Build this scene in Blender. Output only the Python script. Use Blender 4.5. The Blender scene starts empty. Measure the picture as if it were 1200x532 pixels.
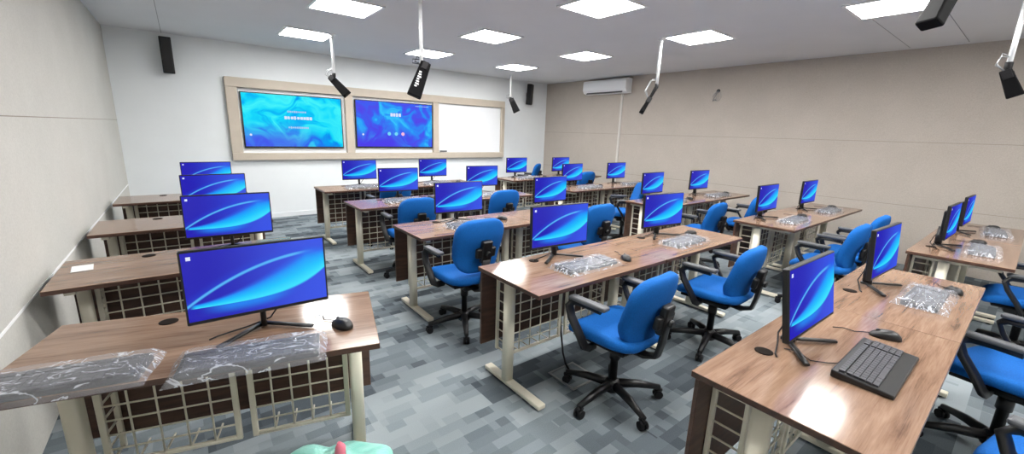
import bpy, bmesh, math, random
from mathutils import Vector, Matrix, Euler
R = random.Random(7)
PI = math.pi
S = bpy.context.scene
COL = S.collection

# ------------------------------------------------------------------ helpers
def srgb(r, g, b):
    def f(c):
        c /= 255.0
        return c / 12.92 if c <= 0.04045 else ((c + 0.055) / 1.055) ** 2.4
    return (f(r), f(g), f(b), 1.0)

class G:
    """tiny shader-graph builder"""
    def __init__(self, name):
        self.m = bpy.data.materials.new(name)
        self.m.use_nodes = True
        self.t = self.m.node_tree
        self.bsdf = self.t.nodes['Principled BSDF']
        self.out = self.t.nodes['Material Output']
    def n(self, typ, **kw):
        nd = self.t.nodes.new(typ)
        for k, v in kw.items():
            setattr(nd, k, v)
        return nd
    def put(self, sock, v):
        if isinstance(v, bpy.types.NodeSocket):
            self.t.links.new(v, sock)
        else:
            sock.default_value = v
    def math(self, op, a, b=0.0, c=None, clamp=False):
        nd = self.n('ShaderNodeMath', operation=op, use_clamp=clamp)
        self.put(nd.inputs[0], a)
        self.put(nd.inputs[1], b)
        if c is not None:
            self.put(nd.inputs[2], c)
        return nd.outputs[0]
    def mix(self, f, a, b, mode='MIX'):
        nd = self.n('ShaderNodeMix', data_type='RGBA', blend_type=mode)
        self.put(nd.inputs[0], f)
        self.put(nd.inputs[6], a)
        self.put(nd.inputs[7], b)
        return nd.outputs[2]
    def sstep(self, x, lo, hi):
        nd = self.n('ShaderNodeMapRange', interpolation_type='SMOOTHSTEP')
        self.put(nd.inputs[0], x)
        self.put(nd.inputs[1], lo)
        self.put(nd.inputs[2], hi)
        return nd.outputs[0]
    def ramp(self, f, stops):
        nd = self.n('ShaderNodeValToRGB')
        cr = nd.color_ramp
        while len(cr.elements) < len(stops):
            cr.elements.new(0.5)
        for e, (p, c) in zip(cr.elements, stops):
            e.position = p
            e.color = c
        self.put(nd.inputs[0], f)
        return nd.outputs[0]
    def coord(self, which='Object', scale=(1, 1, 1), rot=(0, 0, 0)):
        tc = self.n('ShaderNodeTexCoord')
        mp = self.n('ShaderNodeMapping')
        mp.inputs['Scale'].default_value = scale
        mp.inputs['Rotation'].default_value = rot
        self.t.links.new(tc.outputs[which], mp.inputs['Vector'])
        return mp.outputs[0]
    def noise(self, vec, scale=5, detail=4, rough=0.5, dist=0.0):
        nd = self.n('ShaderNodeTexNoise')
        self.put(nd.inputs['Vector'], vec)
        nd.inputs['Scale'].default_value = scale
        nd.inputs['Detail'].default_value = detail
        nd.inputs['Roughness'].default_value = rough
        nd.inputs['Distortion'].default_value = dist
        return nd
    def bump(self, h, strength=0.2, dist=0.01):
        nd = self.n('ShaderNodeBump')
        nd.inputs['Strength'].default_value = strength
        nd.inputs['Distance'].default_value = dist
        self.put(nd.inputs['Height'], h)
        self.put(self.bsdf.inputs['Normal'], nd.outputs[0])
    def base(self, c, rough=0.5, metal=0.0, spec=0.5):
        self.put(self.bsdf.inputs['Base Color'], c)
        self.put(self.bsdf.inputs['Roughness'], rough)
        self.put(self.bsdf.inputs['Metallic'], metal)
        self.put(self.bsdf.inputs['Specular IOR Level'], spec)

MATS = {}
def plain(name, rgb, rough=0.5, metal=0.0, spec=0.5, vary=0.06, scale=30.0, bump=0.0):
    g = G(name)
    v = g.coord('Object')
    nz = g.noise(v, scale, 3)
    c = srgb(*rgb)
    lo = tuple(x * (1 - vary) for x in c[:3]) + (1,)
    hi = tuple(min(1, x * (1 + vary)) for x in c[:3]) + (1,)
    g.base(g.ramp(nz.outputs[0], [(0.3, lo), (0.7, hi)]), rough, metal, spec)
    if bump:
        g.bump(nz.outputs[0], bump, 0.004)
    MATS[name] = g.m
    return g.m

def make_materials():
    # --- walnut laminate
    g = G('walnut')
    v = g.coord('Object', (0.9, 9, 9))
    n1 = g.noise(v, 3.0, 6, 0.6, 0.6)
    v2 = g.coord('Object', (1.6, 60, 60))
    n2 = g.noise(v2, 4.0, 3, 0.6)
    f = g.math('ADD', g.math('MULTIPLY', n1.outputs[0], 0.75), g.math('MULTIPLY', n2.outputs[0], 0.3))
    c = g.ramp(f, [(0.34, srgb(92, 69, 55)), (0.46, srgb(124, 97, 79)), (0.6, srgb(140, 113, 94)), (0.74, srgb(155, 130, 111))])
    g.base(c, 0.13, 0, 0.75)
    MATS['walnut'] = g.m
    # --- darker walnut edge / panel
    g = G('walnut_dark')
    v = g.coord('Object', (1.0, 10, 10))
    n1 = g.noise(v, 3.0, 6, 0.6, 0.6)
    g.base(g.ramp(n1.outputs[0], [(0.35, srgb(62, 42, 34)), (0.65, srgb(88, 62, 50))]), 0.4)
    MATS['walnut_dark'] = g.m
    # --- carpet planks
    g = G('carpet')
    tc = g.n('ShaderNodeTexCoord')
    sp = g.n('ShaderNodeSeparateXYZ')
    g.t.links.new(tc.outputs['Object'], sp.inputs[0])
    X, Y = sp.outputs[0], sp.outputs[1]
    def cells(rowh, length, seed):
        r = g.math('FLOOR', g.math('DIVIDE', Y, rowh))
        w1 = g.n('ShaderNodeTexWhiteNoise', noise_dimensions='2D')
        cb = g.n('ShaderNodeCombineXYZ')
        g.put(cb.inputs[0], r); cb.inputs[1].default_value = seed
        g.t.links.new(cb.outputs[0], w1.inputs['Vector'])
        xx = g.math('DIVIDE', g.math('ADD', X, g.math('MULTIPLY', w1.outputs['Value'], 3.0)), length)
        cc = g.math('FLOOR', xx)
        cb2 = g.n('ShaderNodeCombineXYZ')
        g.put(cb2.inputs[0], cc); g.put(cb2.inputs[1], r); cb2.inputs[2].default_value = seed
        w2 = g.n('ShaderNodeTexWhiteNoise', noise_dimensions='3D')
        g.t.links.new(cb2.outputs[0], w2.inputs['Vector'])
        return w2.outputs['Value']
    a = cells(0.125, 0.42, 1.7)
    b = cells(0.0625, 0.16, 5.2)
    d = cells(0.25, 1.0, 9.1)
    e = cells(0.0625, 0.10, 3.3)
    fac = g.math('ADD', g.math('MULTIPLY', a, 0.42), g.math('ADD', g.math('MULTIPLY', b, 0.22), g.math('MULTIPLY', d, 0.36)))
    dark = g.math('GREATER_THAN', e, 0.88)
    fac = g.math('SUBTRACT', fac, g.math('MULTIPLY', dark, 0.18))
    nz = g.noise(g.coord('Object'), 260, 2)
    fac = g.math('ADD', fac, g.math('MULTIPLY', g.math('SUBTRACT', nz.outputs[0], 0.5), 0.25))
    col = g.ramp(fac, [(0.16, srgb(70, 77, 83)), (0.36, srgb(100, 109, 115)), (0.52, srgb(122, 131, 136)), (0.74, srgb(142, 150, 154))])
    g.base(col, 0.95, 0, 0.15)
    g.bump(nz.outputs[0], 0.4, 0.004)
    MATS['carpet'] = g.m
    # --- fabric walls
    for nm, lo, hi in (('wall_fabric_left', (189, 187, 181), (203, 201, 195)), ('wall_fabric_right', (172, 164, 155), (187, 179, 170))):
        g = G(nm)
        v = g.coord('Object')
        n1 = g.noise(v, 90, 4, 0.7)
        n2 = g.noise(v, 2.2, 3, 0.6)
        f = g.math('ADD', g.math('MULTIPLY', n1.outputs[0], 0.7), g.math('MULTIPLY', n2.outputs[0], 0.3))
        g.base(g.ramp(f, [(0.35, srgb(*lo)), (0.65, srgb(*hi))]), 0.95, 0, 0.1)
        g.bump(n1.outputs[0], 0.35, 0.004)
        MATS[nm] = g.m
    plain('white_paint', (232, 236, 238), 0.7, 0, 0.3, 0.015, 3)
    plain('back_paint', (200, 197, 190), 0.8, 0, 0.3, 0.02, 3)
    plain('ceiling_paint', (222, 223, 226), 0.85, 0, 0.2, 0.015, 2)
    plain('beige_trim', (192, 181, 166), 0.5, 0, 0.4, 0.03, 8)
    plain('beige_metal', (222, 216, 198), 0.38, 0.0, 0.5, 0.02, 12)
    plain('black_plastic', (16, 16, 18), 0.4, 0, 0.5, 0.1, 40)
    plain('black_matte', (19, 18, 21), 0.6, 0, 0.3, 0.1, 40)
    plain('speaker_black', (11, 11, 13), 0.7, 0, 0.12, 0.1, 40)
    plain('conduit_white', (206, 203, 198), 0.5, 0, 0.3, 0.02, 10)
    plain('dark_grey', (62, 63, 67), 0.4, 0, 0.5, 0.08, 40)
    plain('grey_metal', (170, 172, 174), 0.35, 0.7, 0.5, 0.05, 20)
    plain('arm_pad', (78, 80, 84), 0.35, 0, 0.5, 0.06, 30)
    plain('key_grey', (58, 58, 63), 0.45, 0, 0.5, 0.08, 60)
    plain('white_plastic', (236, 238, 240), 0.3, 0, 0.5, 0.01, 10)
    plain('paper', (240, 240, 240), 0.8, 0, 0.2, 0.01, 10)
    plain('seam_grey', (150, 152, 155), 0.9, 0, 0.1, 0.02, 10)
    plain('seam_beige', (150, 143, 134), 0.9, 0, 0.1, 0.02, 10)
    plain('grommet_dark', (28, 21, 17), 0.8, 0, 0.1, 0.05, 30)
    plain('pink_cloth', (226, 120, 140), 0.6, 0, 0.3, 0.05, 20)
    plain('blue_fabric', (11, 90, 166), 0.85, 0, 0.25, 0.16, 160, 0.25)
    # whiteboard
    plain('whiteboard', (240, 243, 246), 0.18, 0, 0.5, 0.005, 4)
    # plastic film
    g = G('plastic_film')
    v = g.coord('Object', (1.0, 2.2, 1), (0, 0, 0.7))
    n1 = g.noise(v, 9, 3, 0.55, 0.8)
    ridge = g.math('ABSOLUTE', g.math('SUBTRACT', n1.outputs[0], 0.5))
    crease = g.sstep(ridge, 0.03, 0.0)
    g.base(srgb(228, 232, 240), 0.12, 0, 0.8)
    g.bump(g.math('MULTIPLY', ridge, 3.0), 0.5, 0.02)
    g.put(g.bsdf.inputs['Alpha'], g.math('ADD', 0.17, g.math('MULTIPLY', crease, 0.42)))
    MATS['plastic_film'] = g.m
    # teal bag
    g = G('teal_bag')
    v = g.coord('Object')
    n1 = g.noise(v, 9, 4, 0.6, 1.0)
    g.base(g.ramp(n1.outputs[0], [(0.3, srgb(120, 196, 182)), (0.7, srgb(170, 226, 214))]), 0.3, 0, 0.5)
    g.bump(n1.outputs[0], 0.6, 0.03)
    MATS['teal_bag'] = g.m
    # lamp
    g = G('lamp_glow')
    e = g.n('ShaderNodeEmission')
    e.inputs['Color'].default_value = (1.0, 0.985, 0.96, 1)
    e.inputs['Strength'].default_value = LAMP
    g.t.links.new(e.outputs[0], g.out.inputs[0])
    MATS['lamp_glow'] = g.m
    # desktop wallpaper on the monitors
    g = G('monitor_picture')
    tc = g.n('ShaderNodeTexCoord')
    sp = g.n('ShaderNodeSeparateXYZ')
    g.t.links.new(tc.outputs['UV'], sp.inputs[0])
    u, w = sp.outputs[0], sp.outputs[1]
    M = g.math
    yU = M('ADD', 0.22, M('MULTIPLY', 0.60, M('SUBTRACT', 1.0, M('POWER', M('SUBTRACT', 1.0, u), 2.2))))
    yT = M('ADD', 0.24, M('MULTIPLY', 0.76, M('POWER', u, 1.8)))
    yT = M('MINIMUM', yT, yU)
    yB = M('ADD', M('SUBTRACT', 0.19, M('MULTIPLY', 0.05, u)), M('MULTIPLY', 0.38, M('POWER', u, 4.0)))
    bg = g.mix(g.sstep(u, 0.1, 1.0), srgb(34, 30, 180), srgb(56, 84, 228))
    # faint halo above the arc
    halo = M('MULTIPLY', g.sstep(M('SUBTRACT', w, yU), 0.16, 0.0), g.sstep(M('SUBTRACT', w, yU), -0.02, 0.0))
    c = g.mix(M('MULTIPLY', halo, 0.35), bg, srgb(30, 80, 225))
    # thin bright arc
    ad = M('ABSOLUTE', M('SUBTRACT', w, yU))
    arc = M('MULTIPLY', g.sstep(ad, 0.035, 0.004), g.sstep(u, 0.95, 0.75))
    c = g.mix(M('MULTIPLY', arc, 0.9), c, srgb(90, 190, 250))
    # leaf
    span = M('MAXIMUM', M('SUBTRACT', yT, yB), 0.02)
    t = M('DIVIDE', M('SUBTRACT', w, yB), span)
    ins = M('MULTIPLY', g.sstep(t, -0.06, 0.05), g.sstep(t, 1.25, 0.75))
    ins = M('MULTIPLY', ins, g.sstep(u, 0.01, 0.06))
    leaf = g.ramp(t, [(0.0, srgb(60, 228, 255)), (0.4, srgb(24, 196, 253)), (0.75, srgb(24, 155, 250)), (1.0, srgb(34, 110, 240))])
    c = g.mix(ins, c, leaf)
    low = M('MULTIPLY', g.sstep(M('SUBTRACT', yB, w), 0.16, 0.02), g.sstep(M('SUBTRACT', yB, w), -0.005, 0.01))
    low = M('MULTIPLY', low, M('MULTIPLY', g.sstep(u, 0.05, 0.3), g.sstep(u, 0.8, 0.5)))
    c = g.mix(M('MULTIPLY', low, 0.95), c, srgb(30, 130, 240))
    e = g.n('ShaderNodeEmission')
    g.put(e.inputs['Color'], c)
    e.inputs['Strength'].default_value = 1.0
    gl = g.n('ShaderNodeBsdfGlossy')
    gl.inputs['Roughness'].default_value = 0.25
    gl.inputs['Color'].default_value = (0.035, 0.035, 0.035, 1)
    ad = g.n('ShaderNodeAddShader')
    g.t.links.new(e.outputs[0], ad.inputs[0]); g.t.links.new(gl.outputs[0], ad.inputs[1])
    g.t.links.new(ad.outputs[0], g.out.inputs[0])
    MATS['monitor_picture'] = g.m
    # swirling pictures on the two large screens
    for nm, off, stops, purple in (('swirl_cyan', 0.0, [(0.26, srgb(30, 100, 240)), (0.38, srgb(10, 165, 245)), (0.48, srgb(25, 220, 252)), (0.62, srgb(70, 245, 252)), (0.78, srgb(5, 150, 225))], 0.8),
                                   ('swirl_blue', 3.7, [(0.28, srgb(88, 70, 232)), (0.44, srgb(66, 96, 242)), (0.56, srgb(44, 150, 250)), (0.68, srgb(60, 200, 255)), (0.85, srgb(34, 100, 235))], 1.0)):
        g = G(nm)
        tc = g.n('ShaderNodeTexCoord')
        mp = g.n('ShaderNodeMapping')
        mp.inputs['Location'].default_value = (off, off * 0.6, 0)
        mp.inputs['Scale'].default_value = (1.7, 1.0, 1)
        g.t.links.new(tc.outputs['UV'], mp.inputs[0])
        n1 = g.noise(mp.outputs[0], 1.5, 2, 0.5, 0.4)
        warp = g.n('ShaderNodeVectorMath', operation='MULTIPLY_ADD')
        g.t.links.new(n1.outputs['Color'], warp.inputs[0])
        warp.inputs[1].default_value = (1.6, 1.6, 0)
        g.t.links.new(mp.outputs[0], warp.inputs[2])
        n2 = g.noise(warp.outputs[0], 1.5, 3, 0.5, 1.3)
        c = g.ramp(n2.outputs[0], stops)
        sp = g.n('ShaderNodeSeparateXYZ')
        g.t.links.new(tc.outputs['UV'], sp.inputs[0])
        pv = g.math('MULTIPLY', g.sstep(g.math('ADD', sp.outputs[1], g.math('MULTIPLY', n2.outputs[0], 0.3)), 0.68, 0.22), g.sstep(sp.outputs[0], 0.85, 0.4))
        c = g.mix(g.math('MULTIPLY', pv, purple), c, srgb(78, 66, 235))
        e = g.n('ShaderNodeEmission')
        g.put(e.inputs['Color'], c)
        e.inputs['Strength'].default_value = 1.0
        g.t.links.new(e.outputs[0], g.out.inputs[0])
        MATS[nm] = g.m
    for nm, rgb in (('icon_white', (225, 232, 255)), ('icon_blue', (120, 220, 250)), ('icon_pink', (250, 190, 225)), ('icon_light', (170, 205, 245))):
        g = G(nm)
        e = g.n('ShaderNodeEmission')
        e.inputs['Color'].default_value = srgb(*rgb)
        g.t.links.new(e.outputs[0], g.out.inputs[0])
        MATS[nm] = g.m

LAMP = 42.0

# ---- mesh building
def BM():
    return bmesh.new()
def box(bm, x0, x1, y0, y1, z0, z1, bev=0.0, seg=2, mat=None, M=None):
    """axis-aligned box, optionally bevelled, optionally transformed by M; mat = material slot"""
    r = bmesh.ops.create_cube(bm, size=1.0)
    vs = r['verts']
    for v in vs:
        v.co = Vector(((x0 + x1) / 2 + v.co.x * (x1 - x0), (y0 + y1) / 2 + v.co.y * (y1 - y0), (z0 + z1) / 2 + v.co.z * (z1 - z0)))
    fs = list({f for v in vs for f in v.link_faces})
    if bev > 0:
        es = list({e for v in vs for e in v.link_edges})
        o = bmesh.ops.bevel(bm, geom=es, offset=bev, segments=seg, affect='EDGES', profile=0.5)
        vs = list({v for f in o['faces'] for v in f.verts} | {v for v in vs if v.is_valid})
        fs = list({f for v in vs for f in v.link_faces})
    if M is not None:
        for v in vs:
            v.co = M @ v.co
    if mat is not None:
        for f in fs:
            f.material_index = mat
    return vs
def tube(bm, pts, rad, seg=8, cap=True, mat=0, flat=None):
    """swept tube; rad = number or list; flat = (a,b) elliptical/rounded section half-widths"""
    pts = [Vector(p) for p in pts]
    n = len(pts)
    rings = []
    prev = None
    for i, p in enumerate(pts):
        d = (pts[min(i + 1, n - 1)] - pts[max(i - 1, 0)]).normalized()
        if prev is None:
            up = Vector((0, 0, 1)) if abs(d.z) < 0.95 else Vector((1, 0, 0))
            s = d.cross(up).normalized()
        else:
            s = (prev - d * prev.dot(d)).normalized()
        prev = s
        t = s.cross(d)
        r = rad[i] if isinstance(rad, (list, tuple)) else rad
        ring = []
        for k in range(seg):
            a = 2 * PI * k / seg + (PI / seg)
            if flat:
                ca, sa = math.cos(a), math.sin(a)
                e = 0.55
                off = s * (flat[0] * math.copysign(abs(ca) ** e, ca)) + t * (flat[1] * math.copysign(abs(sa) ** e, sa))
            else:
                off = (s * math.cos(a) + t * math.sin(a)) * r
            ring.append(bm.verts.new(p + off))
        rings.append(ring)
    for i in range(n - 1):
        for k in range(seg):
            f = bm.faces.new((rings[i][k], rings[i][(k + 1) % seg], rings[i + 1][(k + 1) % seg], rings[i + 1][k]))
            f.smooth = True
            f.material_index = mat
    if cap:
        for rg in (list(reversed(rings[0])), rings[-1]):
            bm.faces.new(rg).material_index = mat
    return rings
def lathe(bm, prof, seg=20, c=(0, 0, 0), mat=0):
    rings = []
    for r, z in prof:
        rings.append([bm.verts.new((c[0] + r * math.cos(2 * PI * k / seg), c[1] + r * math.sin(2 * PI * k / seg), c[2] + z)) for k in range(seg)])
    for i in range(len(rings) - 1):
        for k in range(seg):
            f = bm.faces.new((rings[i][k], rings[i][(k + 1) % seg], rings[i + 1][(k + 1) % seg], rings[i + 1][k]))
            f.smooth = True; f.material_index = mat
    bm.faces.new(list(reversed(rings[0]))).material_index = mat
    bm.faces.new(rings[-1]).material_index = mat
def blob(bm, fn, nu=24, nv=14, mat=0):
    """closed surface from fn(u in 0..2pi, v in -pi/2..pi/2) -> Vector"""
    top = bm.verts.new(fn(0, PI / 2)); bot = bm.verts.new(fn(0, -PI / 2))
    rows = []
    for j in range(1, nv):
        v = -PI / 2 + PI * j / nv
        rows.append([bm.verts.new(fn(2 * PI * i / nu, v)) for i in range(nu)])
    fs = []
    for j in range(len(rows) - 1):
        for i in range(nu):
            fs.append(bm.faces.new((rows[j][i], rows[j][(i + 1) % nu], rows[j + 1][(i + 1) % nu], rows[j + 1][i])))
    for i in range(nu):
        fs.append(bm.faces.new((bot, rows[0][(i + 1) % nu], rows[0][i])))
        fs.append(bm.faces.new((top, rows[-1][i], rows[-1][(i + 1) % nu])))
    for f in fs:
        f.smooth = True; f.material_index = mat
def spow(x, e):
    return math.copysign(abs(x) ** e, x)
def cushion(bm, w, d, t, e_plan=0.45, e_sec=0.6, shape=None, nu=40, nv=14):
    """super-ellipsoid slab centred on 0: w along x, d along y, t along z; shape(v) bends it"""
    def fn(u, v):
        cv, sv = spow(math.cos(v), e_sec), spow(math.sin(v), e_sec)
        p = Vector((w / 2 * cv * spow(math.cos(u), e_plan), d / 2 * cv * spow(math.sin(u), e_plan), t / 2 * sv))
        return shape(p) if shape else p
    blob(bm, fn, nu, nv)

def obj(name, bm, mats, parent=None, smooth=None, label=None):
    bmesh.ops.recalc_face_normals(bm, faces=bm.faces)
    me = bpy.data.meshes.new(name)
    bm.to_mesh(me); bm.free()
    for m in (mats if isinstance(mats, (list, tuple)) else [mats]):
        me.materials.append(MATS[m])
    if smooth:
        for p in me.polygons:
            p.use_smooth = True
    o = bpy.data.objects.new(name, me)
    COL.objects.link(o)
    if parent is not None:
        o.parent = parent
    if label:
        o['label'] = label
    return o
def thing(name, label, cat, loc=(0, 0, 0), rz=0.0, group=None):
    o = bpy.data.objects.new(name, None)
    o.empty_display_size = 0.1
    COL.objects.link(o)
    o.location = loc
    o.rotation_euler = (0, 0, rz)
    return tag(o, label, cat, group)
def tag(o, label, cat, group=None):
    o['label'] = label; o['category'] = cat
    if group:
        o['group'] = group
    return o
def struct(name, bm, mats, parent=None):
    o = obj(name, bm, mats, parent)
    o['kind'] = 'structure'
    return o
def copy_tree(o, parent=None):
    c = o.copy()
    COL.objects.link(c)
    if parent is not None:
        c.parent = parent
    for ch in KIDS.get(o.name, []):
        copy_tree(ch, c)
    return c
KIDS = {}
def freeze(o):
    """remember the children of a finished prototype"""
    KIDS[o.name] = list(o.children)
    for ch in o.children:
        freeze(ch)

make_materials()

# ------------------------------------------------------------------ measured layout (metres)
H = 2.825
XL, XR0, Y0, YB = -0.707, 7.454, 8.16, -1.7
def XR(y):
    return XR0 + 0.026 * (Y0 - y)
ROW = {1: 6.341, 2: 4.930, 3: 3.492, 4: 2.093, 5: 0.655}      # far edge of each middle desk row
RROW = {1: 6.40, 2: 4.90, 3: 3.37, 4: 1.95, 5: 0.56}
LROW = {1: 6.30, 2: 4.80, 3: 3.49}
XM, XRB, XLB = 1.393, 4.60, -0.640
DW, DD = 1.205, 0.585

# ------------------------------------------------------------------ room shell
def quad(bm, pts):
    bm.faces.new([bm.verts.new(p) for p in pts])
bm = BM(); box(bm, XL - 0.2, 8.1, YB - 0.2, Y0 + 0.2, -0.1, 0.0); struct('floor', bm, 'carpet')
bm = BM(); box(bm, XL - 0.2, 8.1, YB - 0.2, Y0 + 0.2, H, H + 0.1); struct('ceiling', bm, 'ceiling_paint')
bm = BM(); box(bm, XL - 0.2, 8.1, Y0, Y0 + 0.2, 0, H); struct('wall_front', bm, 'white_paint')
bm = BM(); box(bm, XL - 0.2, 8.1, YB - 0.2, YB, 0, H); struct('wall_back', bm, 'back_paint')
bm = BM(); box(bm, XL - 0.2, XL, YB, Y0, 0, H); struct('wall_left', bm, 'wall_fabric_left')
bm = BM()
b = [(XR(Y0), Y0), (XR(YB), YB), (8.1, YB), (8.1, Y0)]
lo = [bm.verts.new((x, y, 0)) for x, y in b]; hi = [bm.verts.new((x, y, H)) for x, y in b]
bm.faces.new(lo); bm.faces.new(hi)
for i in range(4):
    bm.faces.new((lo[i], lo[(i + 1) % 4], hi[(i + 1) % 4], hi[i]))
struct('wall_right', bm, 'wall_fabric_right')
# wall panel joints, ceiling joints, skirting
bm = BM(); box(bm, XL, XL + 0.003, YB, Y0, 0.668, 0.682); struct('trim_1', bm, 'paper')
bm = BM(); box(bm, XL, XL + 0.002, YB, Y0, 1.585, 1.591); struct('trim_2', bm, 'seam_beige')
for k, z in ((3, 0.80), (4, 1.64)):
    bm = BM()
    bmv = [(XR(Y0), Y0), (XR(YB), YB)]
    quad_pts = []
    vs = []
    for dz in (0, 0.006):
        for dx in (-0.003, 0.02):
            for (x, y) in bmv:
                vs.append(bm.verts.new((x + dx, y, z + dz)))
    for f in ((0, 1, 5, 4), (2, 3, 7, 6), (0, 1, 3, 2), (4, 5, 7, 6), (0, 2, 6, 4), (1, 3, 7, 5)):
        bm.faces.new([vs[i] for i in f])
    struct('trim_%d' % k, bm, 'seam_beige')
k = 5
for (x0, x1, y0, y1) in ((-0.084, -0.078, YB, Y0), (5.62, 7.5, 0.823, 0.829), (5.62, 7.5, 1.345, 1.349)):
    bm = BM(); box(bm, x0, x1, y0, y1, H - 0.002, H); struct('trim_%d' % k, bm, 'seam_grey'); k += 1
bm = BM(); box(bm, XL, XR0, Y0 - 0.012, Y0, 0, 0.08); struct('baseboard_front', bm, 'white_paint')

# ------------------------------------------------------------------ ceiling lights
LX = ((1.19, 1.80), (3.055, 3.665), (4.90, 5.51))
LY = ((6.27, 6.93), (4.50, 5.16), (2.64, 3.25), (0.81, 1.41), (-1.0, -0.4))
def make_light():
    t = thing('ceiling_light', 'x', 'ceiling light', (0, 0, H))
    bm = BM(); w, r = 0.315, 0.285
    for a in (-1, 1):
        box(bm, min(a * r, a * w), max(a * r, a * w), -w, w, -0.014, 0, 0.003)
        box(bm, -r, r, min(a * r, a * w), max(a * r, a * w), -0.014, 0, 0.003)
    obj('light_frame', bm, 'white_plastic', t)
    bm = BM(); box(bm, -r, r, -r, r, -0.009, -0.002); obj('diffuser', bm, 'lamp_glow', t, label='glowing white diffuser panel')
    freeze(t)
    return t
proto = make_light()
colname = ('over the left middle desks', 'over the right middle desks', 'over the right wall desks')
rowname = ('nearest the front wall', 'second from front wall', 'third from front wall', 'fourth from front wall', 'behind the camera')
first = True
for i, (x0, x1) in enumerate(LX):
    for j, (y0, y1) in enumerate(LY):
        o = proto if first else copy_tree(proto)
        first = False
        o.location = ((x0 + x1) / 2, (y0 + y1) / 2, H)
        tag(o, 'square white ceiling light %s, %s' % (colname[i], rowname[j]), 'ceiling light', 'square ceiling lights')

# ------------------------------------------------------------------ front wall: frame, screens, whiteboard
def make_frame():
    t = thing('display_frame', 'long beige frame with three openings on the white front wall', 'frame', (3.33, Y0, 1.64))
    def B(bm, x0, x1, z0, z1, d=0.085):
        box(bm, x0 - 3.33, x1 - 3.33, -d, 0, z0 - 1.64, z1 - 1.64, 0.008)
    xs = (0.60, 6.07); zs = (1.005, 2.303)
    for nm, a in (('top_rail', (xs[0], xs[1], 2.155, zs[1])), ('bottom_rail', (xs[0], xs[1], zs[0], 1.125)),
                  ('left_stile', (xs[0], 0.757, 1.125, 2.155)), ('right_stile', (5.985, xs[1], 1.125, 2.155)),
                  ('mullion', (2.408, 2.55, 1.125, 2.155)), ('mullion', (4.198, 4.325, 1.125, 2.155))):
        bm = BM(); B(bm, *a); obj(nm, bm, 'beige_trim', t)
    bm = BM(); box(bm, 0.757 - 3.33, 4.198 - 3.33, -0.012, 0, 1.125 - 1.64, 2.155 - 1.64)
    obj('backing_board', bm, 'white_paint', t, label='white board behind the screens')
make_frame()
def uvquad(bm, p, mat=0):
    """p: four corners BL, BR, TR, TL"""
    uvl = bm.loops.layers.uv.verify()
    f = bm.faces.new([bm.verts.new(q) for q in p])
    f.material_index = mat
    for l, c in zip(f.loops, ((0, 0), (1, 0), (1, 1), (0, 1))):
        l[uvl].uv = c
    return f
def big_screen(x0, x1, z0, z1, pic, label):
    cx, cz = (x0 + x1) / 2, (z0 + z1) / 2
    w, h = x1 - x0, z1 - z0
    t = thing('wall_screen', label, 'screen', (cx, Y0 - 0.0125, cz))
    bm = BM()
    box(bm, -w / 2, w / 2, -0.045, 0, -h / 2, h / 2, 0.004)
    obj('bezel', bm, 'black_plastic', t)
    bm = BM(); b = 0.016
    uvquad(bm, [(-w / 2 + b, -0.047, -h / 2 + b + 0.012), (w / 2 - b, -0.047, -h / 2 + b + 0.012), (w / 2 - b, -0.047, h / 2 - b), (-w / 2 + b, -0.047, h / 2 - b)])
    obj('picture', bm, pic, t)
    return t, cx, cz
t, cx, cz = big_screen(0.785, 2.350, 1.205, 2.098, 'swirl_cyan', 'large screen with cyan swirl picture in the left frame opening')
R2 = random.Random(3)
def glyphs(name, parent, mat, x0, x1, z0, z1, n, cx, cz):
    # a row too blurred to read: dashes of uneven width, joined by a hairline
    bm = BM()
    w = (x1 - x0) / n
    for i in range(n):
        a = x0 + w * i
        zr = (z1 - z0) * R2.uniform(0.0, 0.18)
        box(bm, a - cx, a + w * R2.uniform(0.6, 0.86) - cx, -0.0492, -0.0478, z0 + zr - cz, z1 - zr - cz)
    box(bm, x0 - cx, x1 - w * 0.4 - cx, -0.0488, -0.0479, (z0 + z1) / 2 - 0.003 - cz, (z0 + z1) / 2 + 0.003 - cz)
    obj(name, bm, mat, parent)
glyphs('text_line', t, 'icon_light', 1.45, 1.75, 1.80, 1.835, 9, cx, cz)
glyphs('text_line', t, 'icon_white', 1.40, 1.84, 1.685, 1.745, 9, cx, cz)
glyphs('text_line', t, 'icon_light', 1.45, 1.78, 1.535, 1.575, 10, cx, cz)
bm = BM(); lathe(bm, [(0.018, 0), (0.018, 0.0012)], 14)
for v in bm.verts: v.co = Vector((v.co.x + 0.885 - cx, -0.048 - v.co.z, v.co.y + 1.42 - cz))
obj('round_icon', bm, 'icon_white', t)
t, cx, cz = big_screen(2.588, 4.184, 1.215, 2.108, 'swirl_blue', 'large screen with violet-blue swirl picture and app icons, middle frame opening')
glyphs('clock_digits', t, 'icon_white', 3.27, 3.50, 1.815, 1.905, 4, cx, cz)
glyphs('status_text', t, 'icon_light', 3.80, 4.10, 2.045, 2.06, 14, cx, cz)
for x, m in ((3.235, 'icon_blue'), (3.38, 'icon_blue'), (3.52, 'icon_pink')):
    bm = BM(); lathe(bm, [(0.035, 0), (0.035, 0.0012)], 18)
    for v in bm.verts: v.co = Vector((v.co.x + x - cx, -0.048 - v.co.z, v.co.y + 1.493 - cz))
    obj('app_icon', bm, m, t)
bm = BM(); lathe(bm, [(0.018, 0), (0.018, 0.0012)], 14)
for v in bm.verts: v.co = Vector((v.co.x + 2.72 - cx, -0.048 - v.co.z, v.co.y + 1.47 - cz))
obj('round_icon', bm, 'icon_white', t)
t = thing('whiteboard', 'blank glossy whiteboard in the right frame opening', 'whiteboard', (5.155, Y0, 1.64))
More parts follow.
